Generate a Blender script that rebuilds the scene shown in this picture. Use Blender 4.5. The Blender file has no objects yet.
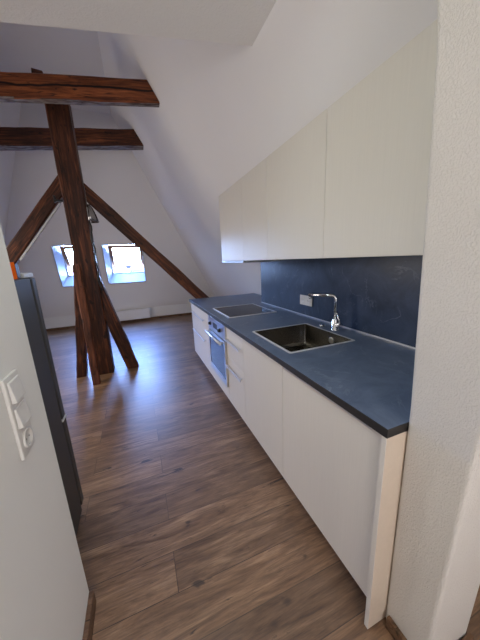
import bpy, bmesh, math, random
from mathutils import Vector, Matrix
random.seed(7)
C = bpy.context.scene.collection
PI = math.pi
Hc = 1.5

# ------------------------------------------------------------------ materials
def srgb(r, g, b):
    f = lambda c: (c/12.92 if c <= .04045 else ((c+.055)/1.055)**2.4)
    return (f(r/255), f(g/255), f(b/255), 1)

class NT:
    def __init__(s, name):
        m = bpy.data.materials.new(name); m.use_nodes = True
        s.m = m; s.t = m.node_tree; s.b = s.t.nodes['Principled BSDF']; s.tc = None
    def n(s, kind, **kw):
        x = s.t.nodes.new(kind)
        for k, v in kw.items():
            if k in x.inputs: x.inputs[k].default_value = v
            else: setattr(x, k, v)
        return x
    def l(s, a, b): s.t.links.new(a, b)
    def coord(s, scale=(1, 1, 1), rot=(0, 0, 0), loc=(0, 0, 0)):
        if not s.tc: s.tc = s.n('ShaderNodeTexCoord')
        mp = s.n('ShaderNodeMapping')
        mp.inputs['Scale'].default_value = scale; mp.inputs['Rotation'].default_value = rot
        mp.inputs['Location'].default_value = loc
        s.l(s.tc.outputs['Object'], mp.inputs['Vector']); return mp.outputs[0]
    def noise(s, vec, scale=5, detail=4, rough=.5, dist=0):
        x = s.n('ShaderNodeTexNoise'); s.l(vec, x.inputs['Vector'])
        x.inputs['Scale'].default_value = scale; x.inputs['Detail'].default_value = detail
        x.inputs['Roughness'].default_value = rough; x.inputs['Distortion'].default_value = dist
        return x.outputs['Fac']
    def ramp(s, fac, stops):
        x = s.n('ShaderNodeValToRGB'); e = x.color_ramp.elements
        while len(e) < len(stops): e.new(.5)
        for i, (p, c) in enumerate(stops):
            e[i].position = p; e[i].color = c if len(c) == 4 else (*c, 1)
        s.l(fac, x.inputs[0]); return x.outputs[0]
    def mix(s, fac, a, b, mode='MIX'):
        x = s.n('ShaderNodeMix', data_type='RGBA', blend_type=mode)
        for i, v in ((0, fac), (6, a), (7, b)):
            if hasattr(v, 'is_linked'): s.l(v, x.inputs[i])
            else: x.inputs[i].default_value = v
        return x.outputs[2]
    def bump(s, h, strength=.2, dist=.01):
        x = s.n('ShaderNodeBump'); s.l(h, x.inputs['Height'])
        x.inputs['Strength'].default_value = strength; x.inputs['Distance'].default_value = dist
        s.l(x.outputs[0], s.b.inputs['Normal'])
    def set(s, **kw):
        for k, v in kw.items():
            k = k.replace('_', ' ')
            if hasattr(v, 'is_linked'): s.l(v, s.b.inputs[k])
            else: s.b.inputs[k].default_value = v
        return s

def plain(name, col, rough=.5, metal=0, **kw):
    t = NT(name); t.set(Base_Color=col, Roughness=rough, Metallic=metal, **kw)
    v = t.noise(t.coord(), 60, 2)
    c = t.mix(v, tuple(x*.96 for x in col[:3])+(1,), tuple(min(1, x*1.04) for x in col[:3])+(1,))
    t.set(Base_Color=c)
    return t.m

def plaster(name, col, strength, scale, dist=.006, vary=.03):
    t = NT(name)
    v = t.noise(t.coord(), 1.3, 3)
    c = t.mix(v, tuple(x*(1-vary) for x in col[:3])+(1,), tuple(min(1, x*(1+vary)) for x in col[:3])+(1,))
    t.set(Base_Color=c, Roughness=.9, Specular_IOR_Level=.2)
    a = t.noise(t.coord((1, 1, .7), (.5, .3, .2)), scale, 5, .6, .6)
    b = t.ramp(a, [(.38, (0, 0, 0)), (.62, (1, 1, 1))])
    t.bump(b, strength, dist)
    return t.m

M = {}
M['plaster_rough'] = plaster('rough_plaster', (.71, .675, .63, 1), .75, 190, .0021)
M['plaster'] = plaster('roller_plaster', (.80, .78, .75, 1), .28, 60, .003)
M['plaster_fine'] = plaster('fine_plaster', (.80, .785, .775, 1), .10, 50, .003)
M['paint'] = plaster('smooth_wall_paint', (.80, .80, .78, 1), .05, 120, .001)

def cabinet_mat(name, col):
    t = NT(name)
    g = t.noise(t.coord((60, 60, 1.2)), 3, 4)
    c = t.mix(g, tuple(x*.95 for x in col[:3])+(1,), tuple(min(1, x*1.04) for x in col[:3])+(1,))
    t.set(Base_Color=c, Roughness=.42, Specular_IOR_Level=.4)
    t.bump(g, .03, .001); return t.m
M['laminate'] = cabinet_mat('cream_laminate', (.71, .675, .605, 1))
M['laminate_base'] = cabinet_mat('white_cream_laminate', (.74, .69, .62, 1))
M['edge'] = plain('panel_edge', (.62, .52, .42, 1), .5)
M['carcass'] = plain('white_carcass', (.75, .73, .70, 1), .5)

def slate(name, c0, c1, vein, rough, spec=.5):
    t = NT(name)
    co = t.coord()
    a = t.noise(co, 3.6, 9, .70, 1.0)
    base = t.ramp(a, [(.3, c0), (.7, c1)])
    b = t.noise(t.coord((1, 1, 1), (.3, .6, .9)), 2.1, 6, .6, 1.6)
    v = t.ramp(b, [(.485, (0, 0, 0)), (.50, (1, 1, 1)), (.515, (0, 0, 0))])
    b2 = t.noise(co, 5, 3)
    vm = t.mix(1.0, v, t.ramp(b2, [(.45, (0, 0, 0)), (.7, (.55, .55, .55))]), 'MULTIPLY')
    c = t.mix(vm, base, vein)
    r = t.ramp(a, [(.3, (rough*.85,)*3), (.7, (rough*1.15,)*3)])
    t.set(Base_Color=c, Roughness=r, Specular_IOR_Level=spec)
    t.bump(t.noise(co, 160, 3), .05, .0008)
    return t.m
M['worktop'] = slate('slate_worktop', (.070, .100, .165), (.155, .202, .295), (.30, .35, .42, 1), .36, .3)
M['splash'] = slate('blue_slate_panel', (.007, .018, .042), (.034, .054, .102), (.17, .20, .26, 1), .36, .4)
M['worktop_edge'] = plain('dark_worktop_edge', (.020, .018, .018, 1), .5)

def floor_mat():
    t = NT('oak_plank_floor')
    co = t.coord()
    br = t.n('ShaderNodeTexBrick', offset=.37, offset_frequency=2, squash=1.0)
    t.l(co, br.inputs['Vector'])
    for k, v in (('Color1', (0, 0, 0, 1)), ('Color2', (1, 1, 1, 1)), ('Mortar', (.5, .5, .5, 1)), ('Scale', 1), ('Mortar Size', .0018),
                 ('Mortar Smooth', .1), ('Bias', 0), ('Brick Width', 1.28), ('Row Height', .19)):
        br.inputs[k].default_value = v
    # per plank offset for the grain
    sep = t.n('ShaderNodeSeparateColor'); t.l(br.outputs['Color'], sep.inputs[0])
    comb = t.n('ShaderNodeCombineXYZ'); 
    mul = t.n('ShaderNodeMath', operation='MULTIPLY'); t.l(sep.outputs[0], mul.inputs[0]); mul.inputs[1].default_value = 100.0
    t.l(mul.outputs[0], comb.inputs[2])
    add = t.n('ShaderNodeVectorMath', operation='ADD'); t.l(t.coord((1.0, 7, 1)), add.inputs[0]); t.l(comb.outputs[0], add.inputs[1])
    g1 = t.noise(add.outputs[0], 2.2, 8, .68, 1.2)
    add2 = t.n('ShaderNodeVectorMath', operation='ADD'); t.l(t.coord((5, 85, 1)), add2.inputs[0]); t.l(comb.outputs[0], add2.inputs[1])
    g2 = t.noise(add2.outputs[0], 1.6, 5, .65, .5)
    base = t.ramp(g1, [(.26, (.060, .030, .016)), (.42, (.165, .092, .049)), (.56, (.250, .150, .084)), (.74, (.390, .255, .155))])
    c = t.mix(.75, base, t.ramp(g2, [(.32, (.50, .47, .45)), (.50, (.98, .96, .95)), (.68, (1.30, 1.27, 1.23))]), 'MULTIPLY')
    plank = t.ramp(sep.outputs[0], [(0, (.72, .70, .69)), (1, (1.20, 1.18, 1.14))])
    c = t.mix(1.0, c, plank, 'MULTIPLY')
    # knots and dark cracks
    add3 = t.n('ShaderNodeVectorMath', operation='ADD'); t.l(t.coord((1.6, 10, 1), (0, 0, 0), (3.1, 1.7, 0)), add3.inputs[0]); t.l(comb.outputs[0], add3.inputs[1])
    k = t.noise(add3.outputs[0], 1.9, 5, .6, 1.3)
    crack = t.ramp(k, [(.635, (0, 0, 0)), (.685, (.85, .85, .85))])
    c = t.mix(crack, c, (.020, .012, .008, 1))
    k2 = t.noise(t.coord((2.2, 5, 1), (0, 0, 0), (7, 2, 0)), 2.6, 2, .5, .6)
    knot = t.ramp(k2, [(.70, (0, 0, 0)), (.76, (.8, .8, .8))])
    c = t.mix(knot, c, (.030, .017, .011, 1))
    seam = t.n('ShaderNodeMath', operation='MULTIPLY'); t.l(br.outputs['Fac'], seam.inputs[0]); seam.inputs[1].default_value = .7
    c = t.mix(seam.outputs[0], c, (.02, .013, .009, 1))
    r = t.ramp(g1, [(.3, (.37,)*3), (.7, (.49,)*3)])
    t.set(Base_Color=c, Roughness=r, Specular_IOR_Level=.95)
    t.bump(g2, .05, .0008)
    return t.m
M['floor'] = floor_mat()

def timber_mat(name, dark, mid, light, pale=None, split=False):
    t = NT(name)
    g = t.noise(t.coord((1.1, 14, 14)), 2.0, 7, .65, .7)
    base = t.ramp(g, [(.28, dark), (.5, mid), (.74, light)])
    w = t.noise(t.coord((.8, 2.5, 2.5), (0, 0, 0), (3, 1, 2)), 2.4, 4)
    c = t.mix(t.ramp(w, [(.40, (0, 0, 0)), (.70, (.6, .6, .6))]), base, (*dark, 1))
    ck = t.noise(t.coord((.35, 9, 9), (0, 0, 0), (1, 5, 2)), 2.2, 2, .5, .3)
    crack = t.ramp(ck, [(.485, (0, 0, 0)), (.5, (1, 1, 1)), (.515, (0, 0, 0))])
    c = t.mix(t.ramp(crack, [(0, (0, 0, 0)), (1, (.9, .9, .9))]), c, (.005, .003, .002, 1))
    kn = t.noise(t.coord((3, 5, 5), (0, 0, 0), (4, 4, 1)), 2.6, 3)
    c = t.mix(t.ramp(kn, [(.62, (0, 0, 0)), (.68, (.85, .85, .85))]), c, (.008, .004, .003, 1))
    if split:   # one long drying crack along the middle of the beam
        sp_ = t.n('ShaderNodeSeparateXYZ'); t.l(t.tc.outputs['Object'], sp_.inputs[0])
        wv = t.noise(t.coord((1.5, .01, .01), (0, 0, 0), (5, 3, 3)), 1.6, 4)
        ma = t.n('ShaderNodeMath', operation='MULTIPLY_ADD'); t.l(wv, ma.inputs[0]); ma.inputs[1].default_value = .07; t.l(sp_.outputs[2], ma.inputs[2])
        sb_ = t.n('ShaderNodeMath', operation='SUBTRACT'); t.l(ma.outputs[0], sb_.inputs[0]); sb_.inputs[1].default_value = .045
        ab = t.n('ShaderNodeMath', operation='ABSOLUTE'); t.l(sb_.outputs[0], ab.inputs[0])
        c = t.mix(t.ramp(ab.outputs[0], [(.007, (1, 1, 1)), (.013, (0, 0, 0))]), c, (.004, .002, .002, 1))
    if pale:
        p = t.noise(t.coord((2.5, 9, 9)), 3, 5)
        c = t.mix(t.ramp(p, [(.40, (0, 0, 0)), (.6, (1, 1, 1))]), c, pale)
    t.set(Base_Color=c, Roughness=.55, Specular_IOR_Level=.3)
    t.bump(g, .5, .006)
    return t.m
M['timber'] = timber_mat('old_dark_timber', (.010, .004, .003), (.075, .022, .009), (.30, .092, .032))
M['timber_beam'] = timber_mat('orange_brown_timber', (.018, .005, .003), (.21, .058, .019), (.50, .155, .05), split=True)
M['timber_red'] = timber_mat('reddish_old_timber', (.030, .010, .005), (.15, .045, .019), (.30, .10, .042))
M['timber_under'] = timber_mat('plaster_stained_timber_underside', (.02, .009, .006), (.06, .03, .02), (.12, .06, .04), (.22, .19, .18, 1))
M['skirting'] = timber_mat('brown_skirting', (.10, .052, .028), (.165, .092, .052), (.22, .13, .078))
M['pine'] = timber_mat('pine_window_wood', (.20, .085, .032), (.27, .12, .048), (.34, .16, .07))
M['steel'] = plain('brushed_steel', (.62, .62, .63, 1), .28, 1)
M['sink_steel'] = plain('sink_steel', (.27, .25, .215, 1), .27, 1)
M['bright_edge'] = plain('bright_steel_edge', (.85, .86, .88, 1), .55, .75)
M['hood_steel'] = plain('hood_steel', (.42, .43, .45, 1), .5, .9)
M['lamp_steel'] = plain('lamp_steel', (.30, .29, .29, 1), .25, 1)
M['chrome'] = plain('chrome', (.75, .76, .78, 1), .10, 1)
M['alu'] = plain('aluminium', (.72, .73, .75, 1), .35, .9)
M['white_plastic'] = plain('white_plastic', (.70, .69, .66, 1), .35)
M['grey_gap'] = plain('dark_gap', (.05, .05, .05, 1), .6)
M['white_enamel'] = plain('white_enamel', (.78, .78, .79, 1), .35)
M['black_glass'] = plain('black_glass', (.012, .012, .014, 1), .12, Specular_IOR_Level=.06)
M['zone'] = plain('cooking_zone_print', (.022, .022, .025, 1), .10)
M['oven_glass'] = plain('oven_door_glass', (.03, .035, .05, 1), .14, Specular_IOR_Level=.28)
M['black'] = plain('black_plastic', (.012, .012, .012, 1), .4)
M['orange'] = plain('orange_card', (.85, .13, .0, 1), .9, Specular_IOR_Level=.05)
M['fridge'] = plain('dark_grey_fridge_steel', (.046, .044, .043, 1), .5, 0, Specular_IOR_Level=.3)
M['fridge_seal'] = plain('fridge_seal', (.01, .01, .01, 1), .6)
M['grey_plastic'] = plain('light_grey_plastic', (.50, .49, .48, 1), .4)
M['window_white'] = plain('window_lining_white', (.58, .60, .60, 1), .6)
M['roof_tile'] = plain('red_roof_tiles', (.085, .014, .009, 1), .8)
M['house_wall'] = plain('house_render', (.10, .07, .04, 1), .9)
M['house_green'] = plain('green_copper_roof', (.014, .024, .014, 1), .8)
M['ground'] = plain('street_ground', (.25, .25, .25, 1), .9)
def glass_mat():
    t = NT('window_glass')
    tr = t.n('ShaderNodeBsdfTransparent'); gl = t.n('ShaderNodeBsdfGlossy'); gl.inputs['Roughness'].default_value = .02
    fr = t.n('ShaderNodeFresnel'); fr.inputs[0].default_value = 1.45
    mx = t.n('ShaderNodeMixShader'); out = t.t.nodes['Material Output']
    t.l(fr.outputs[0], mx.inputs[0]); t.l(tr.outputs[0], mx.inputs[1]); t.l(gl.outputs[0], mx.inputs[2])
    t.l(mx.outputs[0], out.inputs[0]); t.t.nodes.remove(t.b); return t.m
M['glass'] = glass_mat()

# ------------------------------------------------------------------ mesh helpers
class MB:
    def __init__(s): s.bm = bmesh.new(); s.mi = 0
    def face(s, pts):
        f = s.bm.faces.new([s.bm.verts.new(p) for p in pts]); f.material_index = s.mi; return f
    def hexa(s, p):   # p: 4 bottom, 4 top points in matching order
        v = [s.bm.verts.new(q) for q in p]
        for idx in ((3, 2, 1, 0), (4, 5, 6, 7), (0, 1, 5, 4), (1, 2, 6, 5), (2, 3, 7, 6), (3, 0, 4, 7)):
            f = s.bm.faces.new([v[i] for i in idx]); f.material_index = s.mi
        return s
    def box(s, x0, x1, y0, y1, z0, z1):
        return s.hexa([(x0, y0, z0), (x1, y0, z0), (x1, y1, z0), (x0, y1, z0), (x0, y0, z1), (x1, y0, z1), (x1, y1, z1), (x0, y1, z1)])
    def prism(s, poly, axis, a, b):  # polygon in the two other axes, extruded
        def P(q, h):
            q = list(q); q.insert(axis, h); return q
        lo = [s.bm.verts.new(P(q, a)) for q in poly]; hi = [s.bm.verts.new(P(q, b)) for q in poly]
        n = len(poly)
        fs = [s.bm.faces.new(lo[::-1]), s.bm.faces.new(hi)]
        for i in range(n): fs.append(s.bm.faces.new([lo[i], lo[(i+1) % n], hi[(i+1) % n], hi[i]]))
        for f in fs: f.material_index = s.mi
        return s
    def lathe(s, base, axis, prof, n=24):  # prof: list of (radius, height along axis)
        ax = Vector(axis).normalized(); t = ax.orthogonal().normalized(); u = ax.cross(t); base = Vector(base)
        rings = []
        for r, h in prof:
            if r < 1e-6: rings.append([s.bm.verts.new(base+ax*h)])
            else: rings.append([s.bm.verts.new(base+ax*h+(t*math.cos(2*PI*i/n)+u*math.sin(2*PI*i/n))*r) for i in range(n)])
        for a, b in zip(rings, rings[1:]):
            for i in range(n):
                j = (i+1) % n
                q = [a[i % len(a)], a[j % len(a)], b[j % len(b)], b[i % len(b)]]
                q = list(dict.fromkeys(q))
                if len(q) > 2:
                    f = s.bm.faces.new(q); f.smooth = True; f.material_index = s.mi
        for r_, fl in ((rings[0], 1), (rings[-1], 0)):
            if len(r_) > 1: f = s.bm.faces.new(r_[::-1] if fl else r_); f.material_index = s.mi
        return s
    def cyl(s, p0, p1, r, n=16):
        d = Vector(p1)-Vector(p0); return s.lathe(p0, d, [(r, 0), (r, d.length)], n)
    def tube(s, pts, r, n=10):
        pts = [Vector(p) for p in pts]; rings = []; up = None
        for i, p in enumerate(pts):
            d = (pts[min(i+1, len(pts)-1)]-pts[max(i-1, 0)]).normalized()
            up = d.orthogonal().normalized() if up is None else (up-d*up.dot(d)).normalized()
            w = d.cross(up)
            rings.append([s.bm.verts.new(p+(up*math.cos(2*PI*k/n)+w*math.sin(2*PI*k/n))*r) for k in range(n)])
        for a, b in zip(rings, rings[1:]):
            for k in range(n):
                f = s.bm.faces.new([a[k], a[(k+1) % n], b[(k+1) % n], b[k]]); f.smooth = True; f.material_index = s.mi
        s.bm.faces.new(rings[0][::-1]); s.bm.faces.new(rings[-1]); return s

OFF = {}
def link(name, mb, mats, parent=None, loc=None, bevel=0, seg=2):
    me = bpy.data.meshes.new(name)
    bmesh.ops.recalc_face_normals(mb.bm, faces=mb.bm.faces[:])
    if parent is not None: off = OFF[parent.name]
    elif loc is not None: off = Vector(loc)
    else:
        bb = [v.co for v in mb.bm.verts]
        off = Vector(((min(v.x for v in bb)+max(v.x for v in bb))/2, (min(v.y for v in bb)+max(v.y for v in bb))/2, min(v.z for v in bb)))
    for v in mb.bm.verts: v.co -= off
    mb.bm.to_mesh(me); mb.bm.free()
    o = bpy.data.objects.new(name, me); C.objects.link(o)
    for m in (mats if isinstance(mats, (list, tuple)) else [mats]): me.materials.append(m)
    if parent is not None: o.parent = parent; OFF[o.name] = off
    else: o.location = off; OFF[o.name] = off
    if bevel:
        b = o.modifiers.new('bevel', 'BEVEL'); b.width = bevel; b.segments = seg; b.limit_method = 'ANGLE'
    return o
def tag(o, label=None, cat=None, group=None, kind=None):
    if label: o['label'] = label
    if cat: o['category'] = cat
    if group: o['group'] = group
    if kind: o['kind'] = kind
    return o
def thing(name, loc, label, cat, group=None):
    o = bpy.data.objects.new(name, None); C.objects.link(o); o.location = loc; o.empty_display_size = .1
    OFF[o.name] = Vector(loc); return tag(o, label, cat, group)
def struct(name, mb, mat, parent=None, **kw):
    o = link(name, mb, mat, parent, **kw)
    if parent is None: o['kind'] = 'structure'
    return o

# ------------------------------------------------------------------ planes of the attic
ZU = 4.30            # upper flat ceiling
ZC = 2.72            # low ceiling by the camera
def Sx(z): return 1.05-(z-2.27)/1.80 if z > 2.27 else 1.05+(2.27-z)/1.75     # right roof slope
def Lx(z): return -2.39+(z-2.09)/2.4                                          # left roof slope
KN = .33
def Fy(z): return 7.4 if z < KN else 7.4-(z-KN)/3.2                            # far roof slope
YB = -1.7
def ce(x): return 1.84-.20*x       # far edge of the low ceiling

mb = MB(); mb.box(-3.4, 2.6, YB-.1, 7.6, -.12, 0); struct('floor', mb, M['floor'], loc=(0, 0, 0))

# right slope (solid slab, kinked once)
mb = MB()
zs = [0, .91, 2.27, 3.0, ZU+.1]
for y0, y1 in ((YB, 7.55),):
    poly = [(Sx(z), z) for z in zs] + [(Sx(z)+.2, z) for z in zs[::-1]]
    mb.prism(poly, 1, y0, y1)
struct('wall_right', mb, M['plaster_fine'], loc=(0, 0, 0))

# left slope, solid, carrying an assumed window frame for a fill light
mb = MB()
def slab_with_holes(mb, P, nrm, us, vs, holes, t):
    """grid of slabs P(u, v), skipping the cells listed in holes"""
    nrm = Vector(nrm)*t
    for i in range(len(us)-1):
        for j in range(len(vs)-1):
            if (i, j) in holes: continue
            a = [Vector(P(us[i], vs[j])), Vector(P(us[i+1], vs[j])), Vector(P(us[i+1], vs[j+1])), Vector(P(us[i], vs[j+1]))]
            mb.hexa(a+[q+nrm for q in a])
nl = Vector((-2.4, 0, 1)).normalized()
LW = (2.5, 4.5, 1.15, 2.25)  # extent of the assumed window frame, no hole is cut for it
slab_with_holes(mb, lambda y, z: (Lx(z), y, z), nl, [YB, LW[0], LW[1], 7.55], [0, LW[2], LW[3], ZU+.1], {}, .2)
struct('wall_left', mb, M['plaster_fine'], loc=(0, 0, 0))

# far slope with two roof windows, above a low knee wall
WZ0, WZ1 = 1.06, 1.955
W1 = (-1.63, -.82); W2 = (-.655, .20)
fx = [-3.4, W1[0], W1[1], W2[0], W2[1], 2.6]
nf = Vector((0, 3.2, 1)).normalized()
mb = MB()
slab_with_holes(mb, lambda x, z: (x, Fy(z), z), nf, fx, [KN, WZ0, WZ1, ZU+.1], {(1, 1), (3, 1)}, .03)
struct('wall_far', mb, M['plaster_fine'], loc=(0, 0, 0))
mb = MB(); mb.box(-3.4, 2.6, 7.4, 7.55, 0, KN); struct('wall_knee', mb, M['paint'], loc=(0, 0, 0))
mb = MB(); mb.box(-3.2, 2.35, 7.38, 7.399, 0, .06); struct('baseboard_far', mb, M['skirting'], bevel=.004)
mb = MB(); mb.box(Lx(ZU)-.05, Sx(ZU)+.05, 1.7, Fy(ZU)+.05, ZU, ZU+.1); struct('ceiling_upper', mb, M['plaster_fine'], loc=(0, 0, 0))

# low ceiling with its bulkhead up to the high part
mb = MB()
xa, xb = Lx(ZC)-.05, Sx(ZC)+.02
xr = Lx(ZU)-.05
lo = [(xa, YB), (xb, YB), (xb, ce(xb)), (xa, ce(xa))]
mb.prism(lo, 2, ZC, ZC+.12)
struct('ceiling', mb, M['plaster'], loc=(0, 0, 0), bevel=.006)
mb = MB()
def bp(x, z, d): return (x, ce(x)-.01-d, z)
zt = ZU+.05
L_, R_ = Lx(ZC+.12), Sx(ZC+.12)
mb.hexa([bp(L_-.05, ZC+.12, .15), bp(R_+.05, ZC+.12, .15), bp(R_+.05, ZC+.12, 0), bp(L_-.05, ZC+.12, 0),
         bp(Lx(zt)-.05, zt, .15), bp(Sx(zt)+.05, zt, .15), bp(Sx(zt)+.05, zt, 0), bp(Lx(zt)-.05, zt, 0)])
struct('wall_above', mb, M['plaster_fine'], loc=(0, 0, 0))

# back wall behind the camera, solid, carrying an added frame for a fill light
mb = MB()
bw = (-1.0, .75, .95, 2.15)
slab_with_holes(mb, lambda x, z: (x, YB, z), (0, -1, 0), [-3.4, bw[0], bw[1], 2.6], [0, bw[2], bw[3], ZC+.1], {}, .2)
struct('wall_near', mb, M['paint'], loc=(0, 0, 0))

# smooth partition with the switches on the left of the passage
PX = -.375
mb = MB(); mb.box(PX-.115, PX, YB, 1.073, 0, ZC); struct('wall_partition', mb, M['paint'], loc=(0, 0, 0), bevel=.004)
mb = MB(); mb.box(-2.9, PX-.115, .84, .94, 0, 1.9); struct('wall_niche', mb, M['paint'], loc=(0, 0, 0))
mb = MB(); mb.box(PX, PX+.02, YB, 1.068, 0, .075); struct('baseboard_left', mb, M['skirting'], bevel=.004)

# plastered wall end on the right of the passage
mb = MB()
zz = [0, .5, 1.0, 1.5, 2.0, 2.4, ZC]
yf = [.5165, .5170, .5175, .536, .560, .60, .64]     # the old wall leans a little away towards the top
yn = [.356, .340, .322, .304, .284, .264, .254]
n = len(zz)
rows = []
for z, a, b in zip(zz, yf, yn):
    rows.append([(.79, a), (.79, b), (1.03-.03*z/2.7, b-.005), (1.03-.03*z/2.7, a)])
ring = [[mb.bm.verts.new((x, y, z)) for x, y in r] for r, z in zip(rows, zz)]
for a, b in zip(ring, ring[1:]):
    for k in range(4): mb.bm.faces.new([a[k], a[(k+1) % 4], b[(k+1) % 4], b[k]])
mb.bm.faces.new(ring[0][::-1]); mb.bm.faces.new(ring[-1])
struct('wall_pillar', mb, M['plaster_rough'], loc=(0, 0, 0), bevel=.012, seg=3)
mb = MB(); mb.box(.772, .789, .362, .498, 0, .06); struct('baseboard_right', mb, M['skirting'], bevel=.003)
mb = MB(); mb.box(.80, 1.03, .328, .345, 0, .055); struct('baseboard_near', mb, M['skirting'], bevel=.003)

# ------------------------------------------------------------------ roof windows
def roof_window(name, x0, x1):
    root = bpy.data.objects.new(name, None); C.objects.link(root)
    base = Vector(((x0+x1)/2, Fy(WZ0), WZ0)); root.location = base; OFF[root.name] = base; root['kind'] = 'structure'
    ax = .09; bz = .17; D = .30
    def I(x, z): return Vector((x, Fy(z), z))                       # rim on the slope
    def O(x, z): return Vector((x, Fy(z), z))+nf*D                  # rim at the frame
    X0, X1, Z0, Z1 = x0+ax, x1+.04, WZ0+bz*.75, WZ1+.0
    # splayed white lining
    mb = MB()
    a = [I(x0, WZ0), I(x1, WZ0), I(x1, WZ1), I(x0, WZ1)]; b = [O(X0, Z0), O(X1, Z0), O(X1, Z1), O(X0, Z1)]
    ctr = (a[0]+a[2])/2
    for k in range(4):
        j = (k+1) % 4
        q = [a[k], a[j], b[j], b[k]]
        out = ((a[k]+a[j])/2-ctr).normalized()*.03
        mb.hexa(q+[v+out for v in q])
    link('lining', mb, M['window_white'], root)
    def bar(mb, p, q, w, d, side):
        p, q = Vector(p), Vector(q); t = (q-p).normalized(); s = Vector(side).normalized(); n_ = t.cross(s).normalized()
        c = [p-s*w/2-n_*d/2, p+s*w/2-n_*d/2, p+s*w/2+n_*d/2, p-s*w/2+n_*d/2]
        mb.hexa(c+[v+(q-p) for v in c])
    up = (O(X0, Z1)-O(X0, Z0)).normalized()
    # fixed frame
    mb = MB()
    bar(mb, O(X0, Z0)+nf*.03, O(X0, Z1)+nf*.03, .05, .06, (1, 0, 0)); bar(mb, O(X1, Z0)+nf*.03, O(X1, Z1)+nf*.03, .05, .06, (1, 0, 0))
    bar(mb, O(X0+.026, Z0)+nf*.03, O(X1-.026, Z0)+nf*.03, .03, .06, up); bar(mb, O(X0+.026, Z1)+nf*.03, O(X1-.026, Z1)+nf*.03, .05, .06, up)
    link('frame', mb, M['window_white'], root)
    # pivoted sash, its bottom rail swung outwards
    ang = math.radians(24)
    piv = (O(X0, Z0)+O(X0, Z1))/2; piv.x = 0; piv += nf*.03
    hl = (O(0, Z1)-O(0, Z0)).length/2-.03
    dv = (-up*math.cos(ang)+nf*math.sin(ang))                      # from the pivot towards the lower rail
    sa, sb = X0+.03, X1-.03
    def P(x, t): return Vector((x, piv.y, piv.z))+dv*t
    mb = MB()
    bar(mb, P(sa+.025, -hl), P(sa+.025, hl), .075, .045, (1, 0, 0)); bar(mb, P(sb-.025, -hl), P(sb-.025, hl), .075, .045, (1, 0, 0))
    bar(mb, P(sa+.0626, hl-.045), P(sb-.0626, hl-.045), .10, .045, dv); bar(mb, P(sa+.0626, -hl+.03), P(sb-.0626, -hl+.03), .06, .045, dv)
    sash = link('sash', mb, M['pine'], root, bevel=.004)
    mb = MB(); nn = dv.cross(Vector((1, 0, 0))).normalized()
    mb.hexa([P(sa+.05, -hl+.06)-nn*.004, P(sb-.05, -hl+.06)-nn*.004, P(sb-.05, hl-.06)-nn*.004, P(sa+.05, hl-.06)-nn*.004,
             P(sa+.05, -hl+.06)+nn*.004, P(sb-.05, -hl+.06)+nn*.004, P(sb-.05, hl-.06)+nn*.004, P(sa+.05, hl-.06)+nn*.004])
    link('pane', mb, M['glass'], sash)
    mb = MB(); m_ = P((sa+sb)/2, hl-.03); s_ = nn if nn.y < 0 else -nn
    mb.box(m_.x-.05, m_.x+.05, m_.y-.06, m_.y-.035, m_.z-.015, m_.z+.02)
    link('handle', mb, M['white_plastic'], sash, bevel=.004)
    return root
roof_window('window_1', *W1)
roof_window('window_2', *W2)

# added frames around the fills on the solid left slope and behind the camera (only their light is seen)
mb = MB()
def Lp(y, z, d=0): return Vector((Lx(z), y, z))+nl*d
for (ya, yb, za, zb) in ((LW[0], LW[0]+.06, LW[2], LW[3]), (LW[1]-.06, LW[1], LW[2], LW[3]), (LW[0]+.06, LW[1]-.06, LW[2], LW[2]+.06), (LW[0]+.06, LW[1]-.06, LW[3]-.06, LW[3])):
    q = [Lp(ya, za, -.05), Lp(yb, za, -.05), Lp(yb, zb, -.05), Lp(ya, zb, -.05)]
    mb.hexa(q+[v+nl*.045 for v in q])
struct('left_fill_frame', mb, M['window_white'], loc=tuple(Lp(3.5, LW[2])))  # assumed window, frame only; the slope behind it has no opening
mb = MB()
for a in ((bw[0], bw[0]+.06, bw[2], bw[3]), (bw[1]-.06, bw[1], bw[2], bw[3]), (bw[0]+.06, bw[1]-.06, bw[2], bw[2]+.06), (bw[0]+.06, bw[1]-.06, bw[3]-.06, bw[3])):
    mb.box(a[0], a[1], YB+.002, YB+.05, a[2], a[3])
struct('fill_frame', mb, M['window_white'], bevel=.004)  # added frame on the closed back wall, surrounds the fill light

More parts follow.
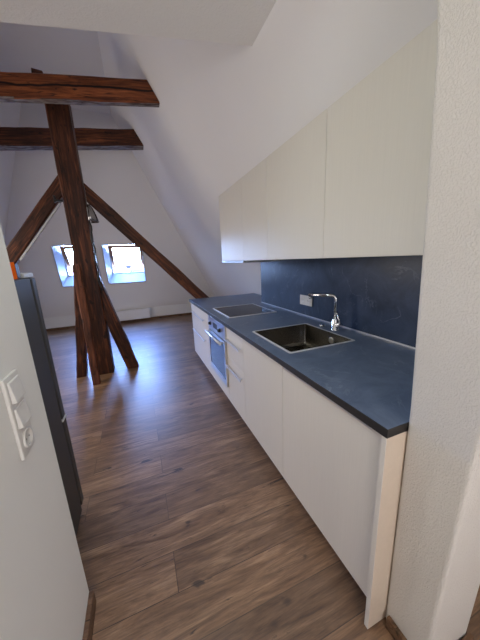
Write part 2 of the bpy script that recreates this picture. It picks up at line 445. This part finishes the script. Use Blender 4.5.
# ------------------------------------------------------------------ timbers
def timber(name, p0, p1, w, h, side, label, cat, mat='timber', group=None, cut0=None, cut1=None, under=False, jit=.006, seg=9, parent=None):
    """squared old timber from p0 to p1; side = direction of its width; cut = (point, normal) end planes"""
    p0, p1 = Vector(p0), Vector(p1); d = (p1-p0).normalized()
    s = Vector(side); s = (s-d*s.dot(d)).normalized(); u = d.cross(s)
    if u.z < 0 or (abs(u.z) < .2 and u.y < 0): u = -u; 
    s = u.cross(d)
    mw = Matrix(((d.x, s.x, u.x, p0.x), (d.y, s.y, u.y, p0.y), (d.z, s.z, u.z, p0.z), (0, 0, 0, 1)))
    inv = mw.inverted()
    L = (p1-p0).length
    bm = bmesh.new(); rings = []
    prof = [(-w/2, -h/2), (0, -h/2), (w/2, -h/2), (w/2, 0), (w/2, h/2), (0, h/2), (-w/2, h/2), (-w/2, 0)]
    ch = .012
    prof = []
    for sx, sz in ((-1, -1), (1, -1), (1, 1), (-1, 1)):
        a, b = sx*w/2, sz*h/2
        q = [(a, b-sz*ch), (a-sx*ch, b)]
        if (sx*sz) > 0: pass
        else: q = q[::-1]
        prof += q
    for i in range(seg+1):
        ring = []
        for k, (a, b) in enumerate(prof):
            x = L*i/seg
            A = Vector((a, b))
            if 0 < i < seg: A += Vector((random.uniform(-jit, jit), random.uniform(-jit, jit)))
            for cut, end in ((cut0, 0), (cut1, seg)):
                if cut and i == end:
                    cp = inv @ Vector(cut[0]); cn = inv.to_3x3() @ Vector(cut[1])
                    x = (cn.dot(cp)-cn.y*A.x-cn.z*A.y)/cn.x
            ring.append(bm.verts.new((x, A.x, A.y)))
        rings.append(ring)
    n = len(prof)
    for a, b in zip(rings, rings[1:]):
        for k in range(n):
            f = bm.faces.new([a[k], a[(k+1) % n], b[(k+1) % n], b[k]])
            c = f.calc_center_median()
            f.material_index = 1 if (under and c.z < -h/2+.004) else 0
    bm.faces.new(rings[0][::-1]); bm.faces.new(rings[-1])
    bmesh.ops.recalc_face_normals(bm, faces=bm.faces[:])
    me = bpy.data.meshes.new(name); bm.to_mesh(me); bm.free()
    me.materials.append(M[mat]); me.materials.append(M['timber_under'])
    o = bpy.data.objects.new(name, me); C.objects.link(o)
    if parent is None: o.matrix_world = mw; tag(o, label, cat, group)
    else:
        o.parent = parent; o.matrix_local = Matrix.Translation(-OFF[parent.name]) @ mw
    OFF[o.name] = p0
    return o

cutS = lambda z: ((Sx(z)-.004, 0, z), (1.80, 0, 1))
cutL = lambda z: ((Lx(z)+.004, 0, z), (2.4, 0, -1))
G = 'horizontal beams of the open roof truss'
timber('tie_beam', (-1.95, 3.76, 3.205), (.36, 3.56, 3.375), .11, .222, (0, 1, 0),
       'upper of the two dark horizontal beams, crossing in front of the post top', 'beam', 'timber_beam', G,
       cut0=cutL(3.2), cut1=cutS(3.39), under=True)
timber('tie_beam', (-2.0, 5.45, 3.40), (.29, 5.30, 3.575), .2, .25, (0, 1, 0),
       'lower dark horizontal beam, passing behind the post near the far slope', 'beam', 'timber', G,
       cut0=cutL(3.4), cut1=cutS(3.57), under=True)

PY = 3.98
timber('timber_post', (-.587, PY, 0), (-.597, PY, 3.365), .235, .20, (1, 0, 0),
       'thick dark timber post standing in the middle of the room', 'post')
mb = MB(); mb.hexa([(-.74, 3.66, 3.42), (-.63, 3.66, 3.42), (-.63, 3.76, 3.42), (-.74, 3.76, 3.42), (-.735, 3.665, 3.485), (-.64, 3.665, 3.475), (-.64, 3.755, 3.475), (-.735, 3.755, 3.485)])
tag(link('wooden_peg', mb, M['timber'], bevel=.006), 'small dark wooden stub sitting on top of the upper horizontal beam', 'peg')
GB = 'diagonal braces of the post'
PB = PY+.09
lb = timber('timber_brace', (-.715, PB-.06, 2.470), (-2.66, PB-.06, 0.035), .13, .155, (0, 1, 0),
       'left diagonal brace running from the post down behind the dark fridge', 'brace', 'timber', GB,
       cut0=((-.7145, PB, 2.4), (1, 0, 0)), cut1=((0, 0, .004), (0, 0, 1)), under=True)
timber('timber_brace', (-.475, PB, 2.415), (1.80, PB, 0.02), .11, .155, (0, 1, 0),
       'right diagonal brace running from the post down behind the worktop end', 'brace', 'timber', GB,
       cut0=((-.474, PB, 2.4), (1, 0, 0)), cut1=((0, 0, .004), (0, 0, 1)))
GF = 'short struts at the foot of the post'
timber('foot_strut', (-.462, PY, 1.03), (-.215, PY+.02, 0), .14, .155, (0, 1, 0),
       'short slanting strut at the right foot of the post', 'strut', 'timber', GF,
       cut0=((-.468, PY, 1), (1, 0, 0)), cut1=((0, 0, .003), (0, 0, 1)))
timber('foot_strut', (-.725, PY+.03, 1.20), (-.885, PY, 0), .13, .12, (0, 1, 0),
       'short dark strut at the left foot of the post', 'strut', 'timber', GF,
       cut0=((-.7115, PY, 1), (1, 0, 0)), cut1=((0, 0, .003), (0, 0, 1)))
timber('foot_strut', (-.690, PY-.125, 1.22), (-.652, PY-.385, 0), .085, .09, (1, 0, 0),
       'slim reddish strut leaning against the front of the post', 'strut', 'timber_red', GF,
       cut0=((0, PY-.105, 1), (0, 1, 0)), cut1=((0, 0, .003), (0, 0, 1)))

# lamp on the post
t = thing('wall_lamp', (-.474, PY, 2.05), 'small silver half cone lamp on the right side of the post', 'lamp')
mb = MB(); mb.box(-.4785, -.468, PY-.05, PY+.05, 2.07, 2.22); link('back_plate', mb, M['steel'], t, bevel=.002)
mb = MB(); rings = []
for r, z in ((.025, 2.26), (.055, 2.215), (.085, 2.13), (.105, 2.05)):
    rings.append([mb.bm.verts.new((-.468+r*math.sin(a), PY-r*math.cos(a), z)) for a in [PI*k/12 for k in range(13)]])
for a, b in zip(rings, rings[1:]):
    for k in range(12):
        f = mb.bm.faces.new([a[k], a[k+1], b[k+1], b[k]]); f.smooth = True
mb.bm.faces.new(rings[0])
o = link('lamp_shade', mb, M['lamp_steel'], t); s = o.modifiers.new('shell', 'SOLIDIFY'); s.thickness = .003
# twisted cable down the post, bracket and strip under the left brace
mb = MB(); pts = [(-.462+.012*math.sin(k*1.1), PY-.11+.008*math.cos(k*.9), 2.03-k*.045) for k in range(20)]
mb.tube(pts, .009); tag(link('cable', mb, M['black']), 'dark wavy cable hanging down the right side of the post below the lamp', 'cable')
mb = MB(); mb.box(-.80, -.705, 3.86, 3.90, 2.262, 2.285); mb.box(-.80, -.78, 3.86, 3.90, 2.25, 2.33)
tag(link('bracket', mb, M['black'], bevel=.003), 'black metal bracket between the left brace and the post', 'bracket')
mb = MB()
d = Vector((-1.945, 0, -2.435)).normalized(); nb = Vector((d.z, 0, -d.x)); nb = nb if nb.z < 0 else -nb
q0 = Vector((-.715, PB-.105, 2.470))+nb*.086+d*.19; q1 = q0+d*.84
c = [q0+Vector((0, -.016, 0)), q0+Vector((0, .016, 0)), q0+Vector((0, .016, 0))+nb*.022, q0+Vector((0, -.016, 0))+nb*.022]
mb.hexa(c+[v+(q1-q0) for v in c])
tag(link('conduit', mb, M['grey_plastic'], bevel=.003), 'pale grey conduit strip fixed along the underside of the left brace', 'conduit')

# ------------------------------------------------------------------ radiator and far socket
t = thing('radiator', (-.4, 7.27, .07), 'long low white radiator against the far knee wall', 'radiator')
mb = MB(); mb.box(-1.0, .215, 7.235, 7.30, .075, .325)
link('panel', mb, M['white_enamel'], t, bevel=.008)
mb = MB()
for k in range(30): mb.box(-.98+k*.04, -.955+k*.04, 7.315, 7.345, .095, .31)
link('convector_fins', mb, M['white_enamel'], t)
mb = MB(); mb.box(-1.005, .22, 7.228, 7.355, .326, .336); link('top_grille', mb, M['white_enamel'], t, bevel=.002)
for x in (-.8, .02):
    mb = MB(); mb.box(x-.02, x+.02, 7.301, 7.40, .14, .17); link('wall_bracket', mb, M['white_enamel'], t)
mb = MB(); mb.cyl((-.98, 7.29, 0), (-.98, 7.29, .08), .012); link('pipe', mb, M['white_enamel'], t)
t = thing('wall_socket', (-1.43, 7.40, .22), 'small white socket on the far knee wall left of the post', 'socket')
mb = MB(); mb.box(-1.475, -1.385, 7.388, 7.3995, .22, .31); link('cover_plate', mb, M['white_plastic'], t, bevel=.003)
mb = MB(); mb.cyl((-1.43, 7.3875, .265), (-1.43, 7.386, .265), .027); link('socket_well', mb, M['grey_plastic'], t)

# ------------------------------------------------------------------ fridge and what stands on it
FX = -.492
t = thing('fridge', (-.815, 1.30, 0), 'dark grey fridge freezer standing behind the left partition', 'fridge')
mb = MB(); mb.box(FX-.60, FX, .96, 1.585, .03, 1.455); link('body', mb, M['fridge'], t, bevel=.006)
mb = MB(); mb.box(FX-.595, FX-.005, 1.587, 1.597, .06, 1.45); link('door_seal', mb, M['fridge_seal'], t)
for nm, z0, z1 in (('freezer_door', .05, .645), ('fridge_door', .655, 1.455)):
    mb = MB(); mb.box(FX-.60, FX+.002, 1.598, 1.655, z0, z1); dr = link(nm, mb, M['fridge'], t, bevel=.008)
    mb = MB(); mb.tube([(FX-.55, 1.657, z0+.12), (FX-.55, 1.693, z0+.14), (FX-.55, 1.693, z0+.42), (FX-.55, 1.657, z0+.44)], .008); link('handle', mb, M['steel'], dr)
mb = MB(); mb.box(FX-.05, FX+.006, 1.585, 1.659, .645, .655); link('hinge', mb, M['grey_plastic'], t, bevel=.002)
mb = MB(); mb.box(FX-.08, FX-.004, 1.53, 1.657, 1.456, 1.480); link('hinge_cover', mb, M['grey_plastic'], t, bevel=.005)
for x in (FX-.56, FX-.03):
    for y in (1.0, 1.58):
        mb = MB(); mb.lathe((x, y, 0), (0, 0, 1), [(.02, 0), (.02, .012), (.011, .016), (.011, .05)], 14); link('foot', mb, M['grey_plastic'], t)
t = thing('carton', (FX-.10, 1.48, 1.456), 'small orange box lying on top of the fridge', 'box')
mb = MB(); mb.box(FX-.20, FX-.006, 1.35, 1.464, 1.4565, 1.531); link('box_body', mb, M['orange'], t, bevel=.002)
mb = MB(); mb.box(FX-.20, FX-.006, 1.4645, 1.502, 1.4565, 1.522); link('box_end', mb, M['black'], t, bevel=.002)['label'] = 'black end of the box'

# ------------------------------------------------------------------ switches on the partition
t = thing('switch_panel', (PX, .879, 1.085), 'white vertical panel of two rocker switches and a socket on the left partition', 'switch')
y0, y1, z0, z1 = .827, .918, .962, 1.212
mb = MB(); mb.box(PX+.0005, PX+.010, y0, y1, z0, z1); link('frame', mb, M['white_plastic'], t, bevel=.003)
for zc in (1.166, 1.087):
    mb = MB(); mb.hexa([(PX+.0102, y0+.011, zc-.032), (PX+.0102, y1-.011, zc-.032), (PX+.0102, y1-.011, zc+.032), (PX+.0102, y0+.011, zc+.032),
                        (PX+.022, y0+.013, zc-.030), (PX+.022, y1-.013, zc-.030), (PX+.015, y1-.013, zc+.030), (PX+.015, y0+.013, zc+.030)])
    link('rocker', mb, M['white_plastic'], t, bevel=.002)
mb = MB(); zc = 1.007; yc = .8725
mb.lathe((PX+.0101, yc, zc), (1, 0, 0), [(.030, 0), (.030, .005), (.0245, .005), (.022, .0008), (0, .0008)], 32); sk = link('socket', mb, M['white_plastic'], t)
for dy in (-.0095, .0095):
    mb = MB(); mb.cyl((PX+.0112, yc+dy, zc), (PX+.0118, yc+dy, zc), .0028, 12); link('socket_hole', mb, M['black'], sk)
mb = MB(); mb.box(PX+.0112, PX+.014, yc-.004, yc+.004, zc-.024, zc-.018); link('earth_clip', mb, M['steel'], sk)

# ------------------------------------------------------------------ kitchen: base units
KX = .722            # front plane of the doors
ZB = .112            # lower edge of the doors
ZT = .899            # upper edge of the doors
def carcass(root, y0, y1):
    mb = MB(); g = .001
    x0, x1 = KX+.021, 1.39
    mb.box(x0, x1, y0+g, y0+.017, ZB, .9015); mb.box(x0, x1, y1-.017, y1-g, ZB, .9015)
    mb.box(x0, x1, y0+.0172, y1-.0172, ZB, ZB+.016); mb.box(x1-.008, x1, y0+.0172, y1-.0172, ZB+.0165, .9015)
    link('carcass', mb, M['carcass'], root)
    for x in (KX+.14, 1.33):
        for y in (y0+.06, y1-.06):
            mb = MB(); mb.lathe((x, y, 0), (0, 0, 1), [(.028, 0), (.028, .01), (.017, .014), (.017, .08), (.03, .085), (.03, ZB-.001)], 14); link('foot', mb, M['black'], root)
def front(name, root, y0, y1, z0, z1, mat='laminate_base', x=KX):
    mb = MB(); mb.box(x, x+.0195, y0+.0016, y1-.0016, z0, z1); return link(name, mb, M[mat], root, bevel=.0012)
def rail_handle(parent, y0, y1, z):
    mb = MB(); mb.box(KX-.034, KX-.022, y0, y1, z-.007, z+.007)
    mb.box(KX-.022, KX-.0003, y0+.03, y0+.044, z-.005, z+.005); mb.box(KX-.022, KX-.0003, y1-.044, y1-.03, z-.005, z+.005)
    link('handle', mb, M['alu'], parent, bevel=.002)
Y = [.5405, 1.222, 1.832, 2.255, 2.868, 3.925]
def base(name, i, label, cat='cabinet'):
    return thing(name, (1.06, (Y[i]+Y[i+1])/2, 0), label, cat)
t = base('dishwasher_cabinet', 0, 'cream base cabinet with a thin metal top profile, nearest to the plaster pillar'); carcass(t, Y[0], Y[1])
d = front('door', t, Y[0], Y[1], ZB, ZT)
mb = MB(); mb.box(KX-.014, KX+.008, .585, 1.19, ZT+.0005, ZT+.0024); mb.box(KX-.014, KX-.0115, .585, 1.19, ZT-.010, ZT+.0005); link('grip_profile', mb, M['alu'], d)
t = base('sink_cabinet', 1, 'cream base cabinet with a plain door beneath the sink'); carcass(t, Y[1], Y[2]); front('door', t, Y[1], Y[2], ZB, ZT)
for i, lab in ((2, 'narrow cream drawer cabinet between the oven and the sink cabinet'), (4, 'wide cream drawer cabinet at the far end of the kitchen')):
    t = base('drawer_cabinet', i, lab); t['group'] = 'drawer cabinets beside the oven'; carcass(t, Y[i], Y[i+1])
    for z0, z1, zh in ((.602, ZT, .775), (ZB, .599, .512)):
        d = front('drawer', t, Y[i], Y[i+1], z0, z1)
        rail_handle(d, Y[i]+(.02 if i == 2 else .22), Y[i+1]-(.02 if i == 2 else .13), zh)
t = base('oven_cabinet', 3, 'cream cabinet that houses the built in oven'); carcass(t, Y[3], Y[4]); front('filler_panel', t, Y[3], Y[4], ZB, .258)
# oven
oy0, oy1 = Y[3]+.006, Y[4]-.006
t = thing('oven', (1.0, (oy0+oy1)/2, .262), 'built in steel oven with dark glass door under the hob', 'oven')
mb = MB(); mb.box(KX+.004, 1.30, oy0+.02, oy1-.02, .268, .885); link('body', mb, M['steel'], t)
mb = MB(); mb.box(KX-.012, KX+.003, oy0, oy1, .742, .890); cp = link('control_panel', mb, M['steel'], t, bevel=.002)
mb = MB(); mb.box(KX-.0135, KX-.0122, 2.515, 2.665, .79, .848); link('display', mb, M['black'], cp)
for y in (2.41, 2.77):
    mb = MB(); mb.lathe((KX-.0122, y, .815), (-1, 0, 0), [(.023, 0), (.023, .004), (.018, .006), (.016, .024), (.014, .026)], 20); link('knob', mb, M['black'], cp)
mb = MB(); dx0, dx1 = KX-.020, KX+.003
mb.box(dx0, dx1, oy0, oy1, .262, .325); mb.box(dx0, dx1, oy0, oy1, .70, .735); mb.box(dx0, dx1, oy0, oy0+.022, .3255, .6995); mb.box(dx0, dx1, oy1-.022, oy1, .3255, .6995)
od = link('oven_door', mb, M['steel'], t, bevel=.0015)
mb = MB(); mb.box(KX-.016, KX+.002, oy0+.0222, oy1-.0222, .3256, .6994); link('door_glass', mb, M['oven_glass'], od)
mb = MB(); mb.cyl((KX-.06, oy0+.01, .715), (KX-.06, oy1-.01, .715), .011, 14)
for y in (oy0+.05, oy1-.05): mb.cyl((KX-.06, y, .715), (KX-.0202, y, .715), .008, 12)
link('handle', mb, M['alu'], od)
# end panel and kickboard
mb = MB(); mb.box(.702, 1.40, .5195, .5385, .001, .9015); t = tag(link('end_panel', mb, M['edge'], bevel=.001), 'cream upright end panel of the kitchen beside the plaster pillar', 'panel')
mb = MB(); mb.box(.7005, .7019, .5200, .5380, .001, .9015); link('front_edge', mb, M['laminate_base'], t)
mb = MB(); mb.box(KX+.06, KX+.076, .5405, 3.87, .001, ZB-.003); tag(link('kickboard', mb, M['skirting']), 'recessed brown kickboard under the row of base cabinets', 'kickboard')

# ------------------------------------------------------------------ worktop with sink cut-out
ZW = .938; ZL = .9025
SX0, SX1, SY0, SY1 = .806, 1.292, 1.266, 1.796
KY0, KY1 = .518, 3.945
mb = MB()
def plate(mb, xs, ys, z0, z1, holes):
    vs = {}
    def V(i, j, k):
        if (i, j, k) not in vs: vs[i, j, k] = mb.bm.verts.new((xs[i], ys[j], z1 if k else z0))
        return vs[i, j, k]
    cells = [(i, j) for i in range(len(xs)-1) for j in range(len(ys)-1) if (i, j) not in holes]
    for i, j in cells:
        mb.bm.faces.new([V(i, j, 1), V(i+1, j, 1), V(i+1, j+1, 1), V(i, j+1, 1)])
        mb.bm.faces.new([V(i, j, 0), V(i, j+1, 0), V(i+1, j+1, 0), V(i+1, j, 0)])
        for (di, dj, e) in ((-1, 0, ((i, j+1), (i, j))), (1, 0, ((i+1, j), (i+1, j+1))), (0, -1, ((i, j), (i+1, j))), (0, 1, ((i+1, j+1), (i, j+1)))):
            if (i+di, j+dj) not in cells:
                (a, b), (c, d) = e
                mb.bm.faces.new([V(a, b, 0), V(c, d, 0), V(c, d, 1), V(a, b, 1)]).material_index = 1
plate(mb, [.700, SX0, SX1, 1.484, 1.795], [KY0, SY0, SY1, 3.03, KY1], ZL, ZW, {(1, 1), (3, 0), (3, 1), (3, 2)})
tag(link('worktop', mb, [M['worktop'], M['worktop_edge']], bevel=.0015), 'long dark slate worktop running along the base cabinets', 'worktop')
mb = MB(); mb.box(1.485, 1.497, KY0, 3.035, ZW+.0012, 1.4785); tag(link('splashback', mb, M['splash'], bevel=.001), 'dark blue slate splashback panel behind the tap and worktop', 'splashback')
mb = MB(); mb.box(1.477, 1.4845, KY0+.02, 3.025, ZW+.0005, ZW+.0075); tag(link('sealing_strip', mb, M['alu']), 'thin pale sealing strip where the splashback meets the worktop', 'strip')

# sink
t = thing('sink', ((SX0+SX1)/2, (SY0+SY1)/2, ZW-.185), 'square steel sink set into the slate worktop', 'sink')
mb = MB(); g = .003; rw = .014
def rrect(x0, x1, y0, y1, r, z, n=5):
    out = []
    for cx, cy, a0 in ((x1-r, y1-r, 0), (x0+r, y1-r, PI/2), (x0+r, y0+r, PI), (x1-r, y0+r, 3*PI/2)):
        for k in range(n+1): out.append((cx+r*math.cos(a0+PI/2*k/n), cy+r*math.sin(a0+PI/2*k/n), z))
    return out
def loft(mb, loops, cap=True, smooth=True):
    rs = [[mb.bm.verts.new(p) for p in l] for l in loops]; n = len(rs[0])
    for a, b in zip(rs, rs[1:]):
        for k in range(n):
            f = mb.bm.faces.new([a[k], a[(k+1) % n], b[(k+1) % n], b[k]]); f.smooth = smooth
    if cap: mb.bm.faces.new(rs[-1])
loft(mb, [rrect(SX0-rw, SX1+rw, SY0-rw, SY1+rw, .016, ZW+.0006), rrect(SX0-rw, SX1+rw, SY0-rw, SY1+rw, .016, ZW+.003),
          rrect(SX0+g, SX1-g, SY0+g, SY1-g, .012, ZW+.003)], cap=False, smooth=False)
link('rim', mb, M['bright_edge'], t)
mb = MB(); zb = ZW-.18
loft(mb, [rrect(SX0+g, SX1-g, SY0+g, SY1-g, .012, ZW+.0028), rrect(SX0+g, SX1-g, SY0+g, SY1-g, .014, zb+.03), rrect(SX0+g+.008, SX1-g-.008, SY0+g+.008, SY1-g-.008, .018, zb+.008),
          rrect(SX0+g+.03, SX1-g-.03, SY0+g+.03, SY1-g-.03, .02, zb)])
bs = link('basin', mb, M['sink_steel'], t)
mb = MB(); mb.lathe(((SX0+SX1)/2, (SY0+SY1)/2, zb+.0005), (0, 0, 1), [(.055, 0), (.055, .003), (.046, .004), (.040, .001), (0, .001)], 28); dn = link('drain', mb, M['steel'], t)
mb = MB(); mb.lathe(((SX0+SX1)/2, (SY0+SY1)/2, zb+.002), (0, 0, 1), [(.033, 0), (.033, .004), (.006, .006), (.006, .016), (0, .016)], 24); link('strainer', mb, M['chrome'], dn)
mb = MB(); mb.lathe((SX1-g-.001, 1.47, ZW-.055), (-1, 0, 0), [(.024, 0), (.024, .003), (.018, .004), (.006, .002), (0, .002)], 22); link('overflow', mb, M['steel'], t)
# hob
t = thing('hob', (1.07, 2.67, ZW), 'black glass hob with a steel edge on the worktop', 'hob')
hx0, hx1, hy0, hy1 = .800, 1.335, 2.365, 2.975
mb = MB(); mb.box(hx0+.012, hx1-.012, hy0+.012, hy1-.012, ZW+.0006, ZW+.005); hg = link('glass_top', mb, M['black_glass'], t)
mb = MB(); zr = (ZW+.0006, ZW+.0065)
mb.box(hx0, hx1, hy0, hy0+.0118, *zr); mb.box(hx0, hx1, hy1-.0118, hy1, *zr); mb.box(hx0, hx0+.0118, hy0+.012, hy1-.012, *zr); mb.box(hx1-.0118, hx1, hy0+.012, hy1-.012, *zr)
link('steel_edge', mb, M['bright_edge'], t)
# tap
tx, ty = 1.362, 1.520
t = thing('tap', (tx, ty, ZW), 'chrome kitchen tap with a swivelling flat spout behind the sink', 'tap')
mb = MB(); mb.lathe((tx, ty, ZW+.0006), (0, 0, 1), [(.029, 0), (.029, .006), (.024, .010), (.0235, .085), (.020, .092), (.0, .092)], 26); link('body', mb, M['chrome'], t)
mb = MB(); sp = Vector((1.228, 1.672, 1.207)); top = Vector((tx, ty, 1.207))
arc = [(tx, ty, ZW+.0925), (tx, ty, 1.175)]
hd = (sp-top).normalized()
for k in range(1, 7):
    a = PI/2*k/6; arc.append(tuple(Vector((tx, ty, 1.175))+hd*.032*(1-math.cos(a))+Vector((0, 0, .032*math.sin(a)))))
arc.append(tuple(sp)); mb.tube(arc, .0125, 14); s_ = link('spout', mb, M['chrome'], t)
mb = MB(); mb.cyl(sp+hd*-.012+Vector((0, 0, -.0126)), sp+hd*-.012+Vector((0, 0, -.028)), .011, 14); link('aerator', mb, M['chrome'], s_)
mb = MB(); mb.cyl((tx, ty-.0236, .990), (tx, ty-.062, .990), .0185, 18); mb.tube([(tx, ty-.05, 1.003), (tx+.0, ty-.035, 1.035), (tx+.0, ty-.014, 1.078)], .006, 10); link('lever', mb, M['chrome'], t)
mb = MB(); mb.lathe((1.358, 1.665, ZW+.0006), (0, 0, 1), [(.023, 0), (.023, .008), (.021, .013), (0, .014)], 24)
tag(link('drain_knob', mb, M['chrome']), 'small round chrome knob on the worktop beside the tap', 'knob')
# double socket on the splashback
t = thing('double_socket', (1.485, 2.06, 1.04), 'white double socket plate on the blue splashback', 'socket')
mb = MB(); mb.box(1.475, 1.4848, 1.965, 2.150, 1.042, 1.136); link('cover_plate', mb, M['white_plastic'], t, bevel=.003)
for y in (2.012, 2.103):
    mb = MB(); mb.lathe((1.4748, y, 1.089), (-1, 0, 0), [(.029, 0), (.029, .003), (.023, .003), (.021, .0008), (0, .0008)], 28); w = link('socket_well', mb, M['white_plastic'], t)
    for dy in (-.0095, .0095):
        mb = MB(); mb.cyl((1.4738, y+dy, 1.089), (1.4732, y+dy, 1.089), .003, 10); link('socket_hole', mb, M['black'], w)

# ------------------------------------------------------------------ wall cabinets
UX = 1.05; UZ = 1.487
UYs = [.57, 1.297, 2.0, 2.532, 3.27]
labs = ['tall cream wall cabinet nearest to the plaster pillar', 'cream wall cabinet above the sink, second from the pillar',
        'narrow cream wall cabinet between the hood and the one above the sink', 'farthest cream wall cabinet with the extractor hood under it']
for i in range(4):
    y0, y1 = UYs[i], UYs[i+1]
    t = thing('wall_cabinet', (1.2, (y0+y1)/2, UZ), labs[i], 'cabinet', 'wall cabinets under the slope')
    zt = 2.255
    mb = MB(); mb.prism([(UX+.021, UZ), (Sx(UZ)-.006, UZ), (Sx(zt)-.006, zt), (UX+.021, 2.21)] if False else [(UX+.021, UZ), (Sx(UZ)-.008, UZ), (UX+.021, 2.27-(.021+.008)*1.6)], 1, y0+.001, y1-.001)
    link('body', mb, M['laminate'], t)
    z0 = UZ+(.004 if i == 3 else 0)
    mb = MB(); mb.hexa([(UX, y0+.0015, z0-.002), (UX+.0205, y0+.0015, z0-.002), (UX+.0205, y1-.0015, z0-.002), (UX, y1-.0015, z0-.002),
                        (UX, y0+.0015, 2.262), (UX+.0205, y0+.0015, 2.23), (UX+.0205, y1-.0015, 2.23), (UX, y1-.0015, 2.262)])
    link('door', mb, M['laminate'], t, bevel=.0015)
t = thing('extractor_hood', (1.25, 2.9, 1.455), 'slim steel extractor hood beneath the farthest wall cabinet', 'hood')
mb = MB(); mb.box(UX+.03, 1.49, UYs[3]+.02, UYs[4]-.02, 1.462, 1.4865); link('body', mb, M['steel'], t, bevel=.002)
mb = MB(); mb.box(UX-.004, UX+.0295, UYs[3]+.004, UYs[4]-.004, 1.460, 1.512) if False else mb.box(UX-.004, UX+.0205, UYs[3]+.004, UYs[4]-.004, 1.463, 1.488); link('pull_out_front', mb, M['hood_steel'], t, bevel=.002)

# ------------------------------------------------------------------ houses seen through the roof windows
mb = MB(); mb.box(-40, 40, 12, 90, -9.2, -9); struct('ground', mb, M['ground'])
def house(x0, x1, y0, y1, ze, zr, roof, label):
    t = thing('house', ((x0+x1)/2, (y0+y1)/2, -9), label, 'house', 'houses across the street')
    mb = MB(); mb.box(x0, x1, y0, y1, -9, ze); link('walls', mb, M['house_wall'], t)
    mb = MB(); ym = (y0+y1)/2; mb.prism([(y0-.4, ze+.01), (y1+.4, ze+.01), (ym, zr)], 0, x0-.3, x1+.3); link('roof', mb, M[roof], t)
house(-9.5, -1.4, 28, 38, -2.2, 1.0, 'roof_tile', 'house with a red tiled roof outside the roof windows')
house(-.4, 7.0, 30, 40, -1.8, .95, 'house_green', 'house with a greenish roof outside the right roof window')

# ------------------------------------------------------------------ light
W = bpy.data.worlds.new('sky'); bpy.context.scene.world = W; W.use_nodes = True
nt = W.node_tree; bg = nt.nodes['Background']
tc = nt.nodes.new('ShaderNodeTexCoord'); sx = nt.nodes.new('ShaderNodeSeparateXYZ'); rp = nt.nodes.new('ShaderNodeValToRGB')
nt.links.new(tc.outputs['Generated'], sx.inputs[0]); nt.links.new(sx.outputs['Z'], rp.inputs[0])
rp.color_ramp.elements[0].position = .0; rp.color_ramp.elements[0].color = (.38, .57, 1, 1)
rp.color_ramp.elements[1].position = .7; rp.color_ramp.elements[1].color = (.14, .32, 1.0, 1)
nt.links.new(rp.outputs[0], bg.inputs[0]); bg.inputs[1].default_value = 100.0

def area(name, loc, direction, sx_, sy_, power, col, portal=False):
    l = bpy.data.lights.new(name, 'AREA'); l.shape = 'RECTANGLE'; l.size = sx_; l.size_y = sy_; l.energy = power; l.color = col
    if portal: l.cycles.is_portal = True
    o = bpy.data.objects.new(name, l); C.objects.link(o); o.location = loc
    o.rotation_euler = Vector(direction).to_track_quat('-Z', 'Y').to_euler(); return o
for x0, x1 in (W1, W2):
    c = Vector(((x0+x1)/2, Fy(1.5), 1.5)); area('window_portal', c+nf*.26, -nf, 1.0, 1.1, 1, (1, 1, 1), True)
area('left_slope_fill', Lp(3.5, 1.7, -.03), -nl, 1.85, 1.0, 46, (.97, .88, .78))  # added warm fill standing in for an assumed window, slope is solid there
area('back_fill', ((bw[0]+bw[1])/2, YB+.03, 1.55), (0, 1, 0), 1.55, 1.05, 43, (1, .945, .93))  # added fill light in front of the solid back wall, no opening there
l = bpy.data.lights.new('assumed_ceiling_light', 'AREA'); l.shape = 'DISK'; l.size = .34; l.energy = 6; l.color = (.88, 1, .94)  # assumed lamp under the low ceiling, out of view, no fitting built
lo = bpy.data.objects.new('assumed_ceiling_light', l); C.objects.link(lo); lo.location = (-.10, 1.15, 2.58)

# ------------------------------------------------------------------ camera
cam = bpy.data.cameras.new('camera'); co = bpy.data.objects.new('camera', cam); C.objects.link(co)
cam.sensor_fit = 'VERTICAL'; cam.sensor_height = 36; cam.lens = 258.459/640*36; cam.clip_start = .02
X = Vector((.92815, -.12372, .35106)); Yv = Vector((-.36889, -.19668, .90844))
Xd = Vector((924.814-240, 228.849-320, 258.459)).normalized(); Yd = Vector((135-240, 264-320, 258.459)).normalized()
Zd = -Vector((289-240, 1421-320, 258.459)).normalized()
# rows of the camera-to-world matrix (camera axes: x right, y down, z forward)
R = Matrix((Xd, Yd, Zd))
right = R.col[0]; down = R.col[1]; fwd = R.col[2]
mw = Matrix((( right[0], -down[0], -fwd[0], 0), (right[1], -down[1], -fwd[1], 0), (right[2], -down[2], -fwd[2], Hc), (0, 0, 0, 1)))
co.matrix_world = mw
sc = bpy.context.scene; sc.camera = co
sc.view_settings.view_transform = 'Standard'; sc.view_settings.look = 'None'; sc.view_settings.gamma = 1
sc.view_settings.exposure = 0.0; sc.view_settings.use_curve_mapping = False
sc.cycles.use_denoising = True; sc.cycles.max_bounces = 10; sc.cycles.diffuse_bounces = 6
sc.cycles.sample_clamp_indirect = 6
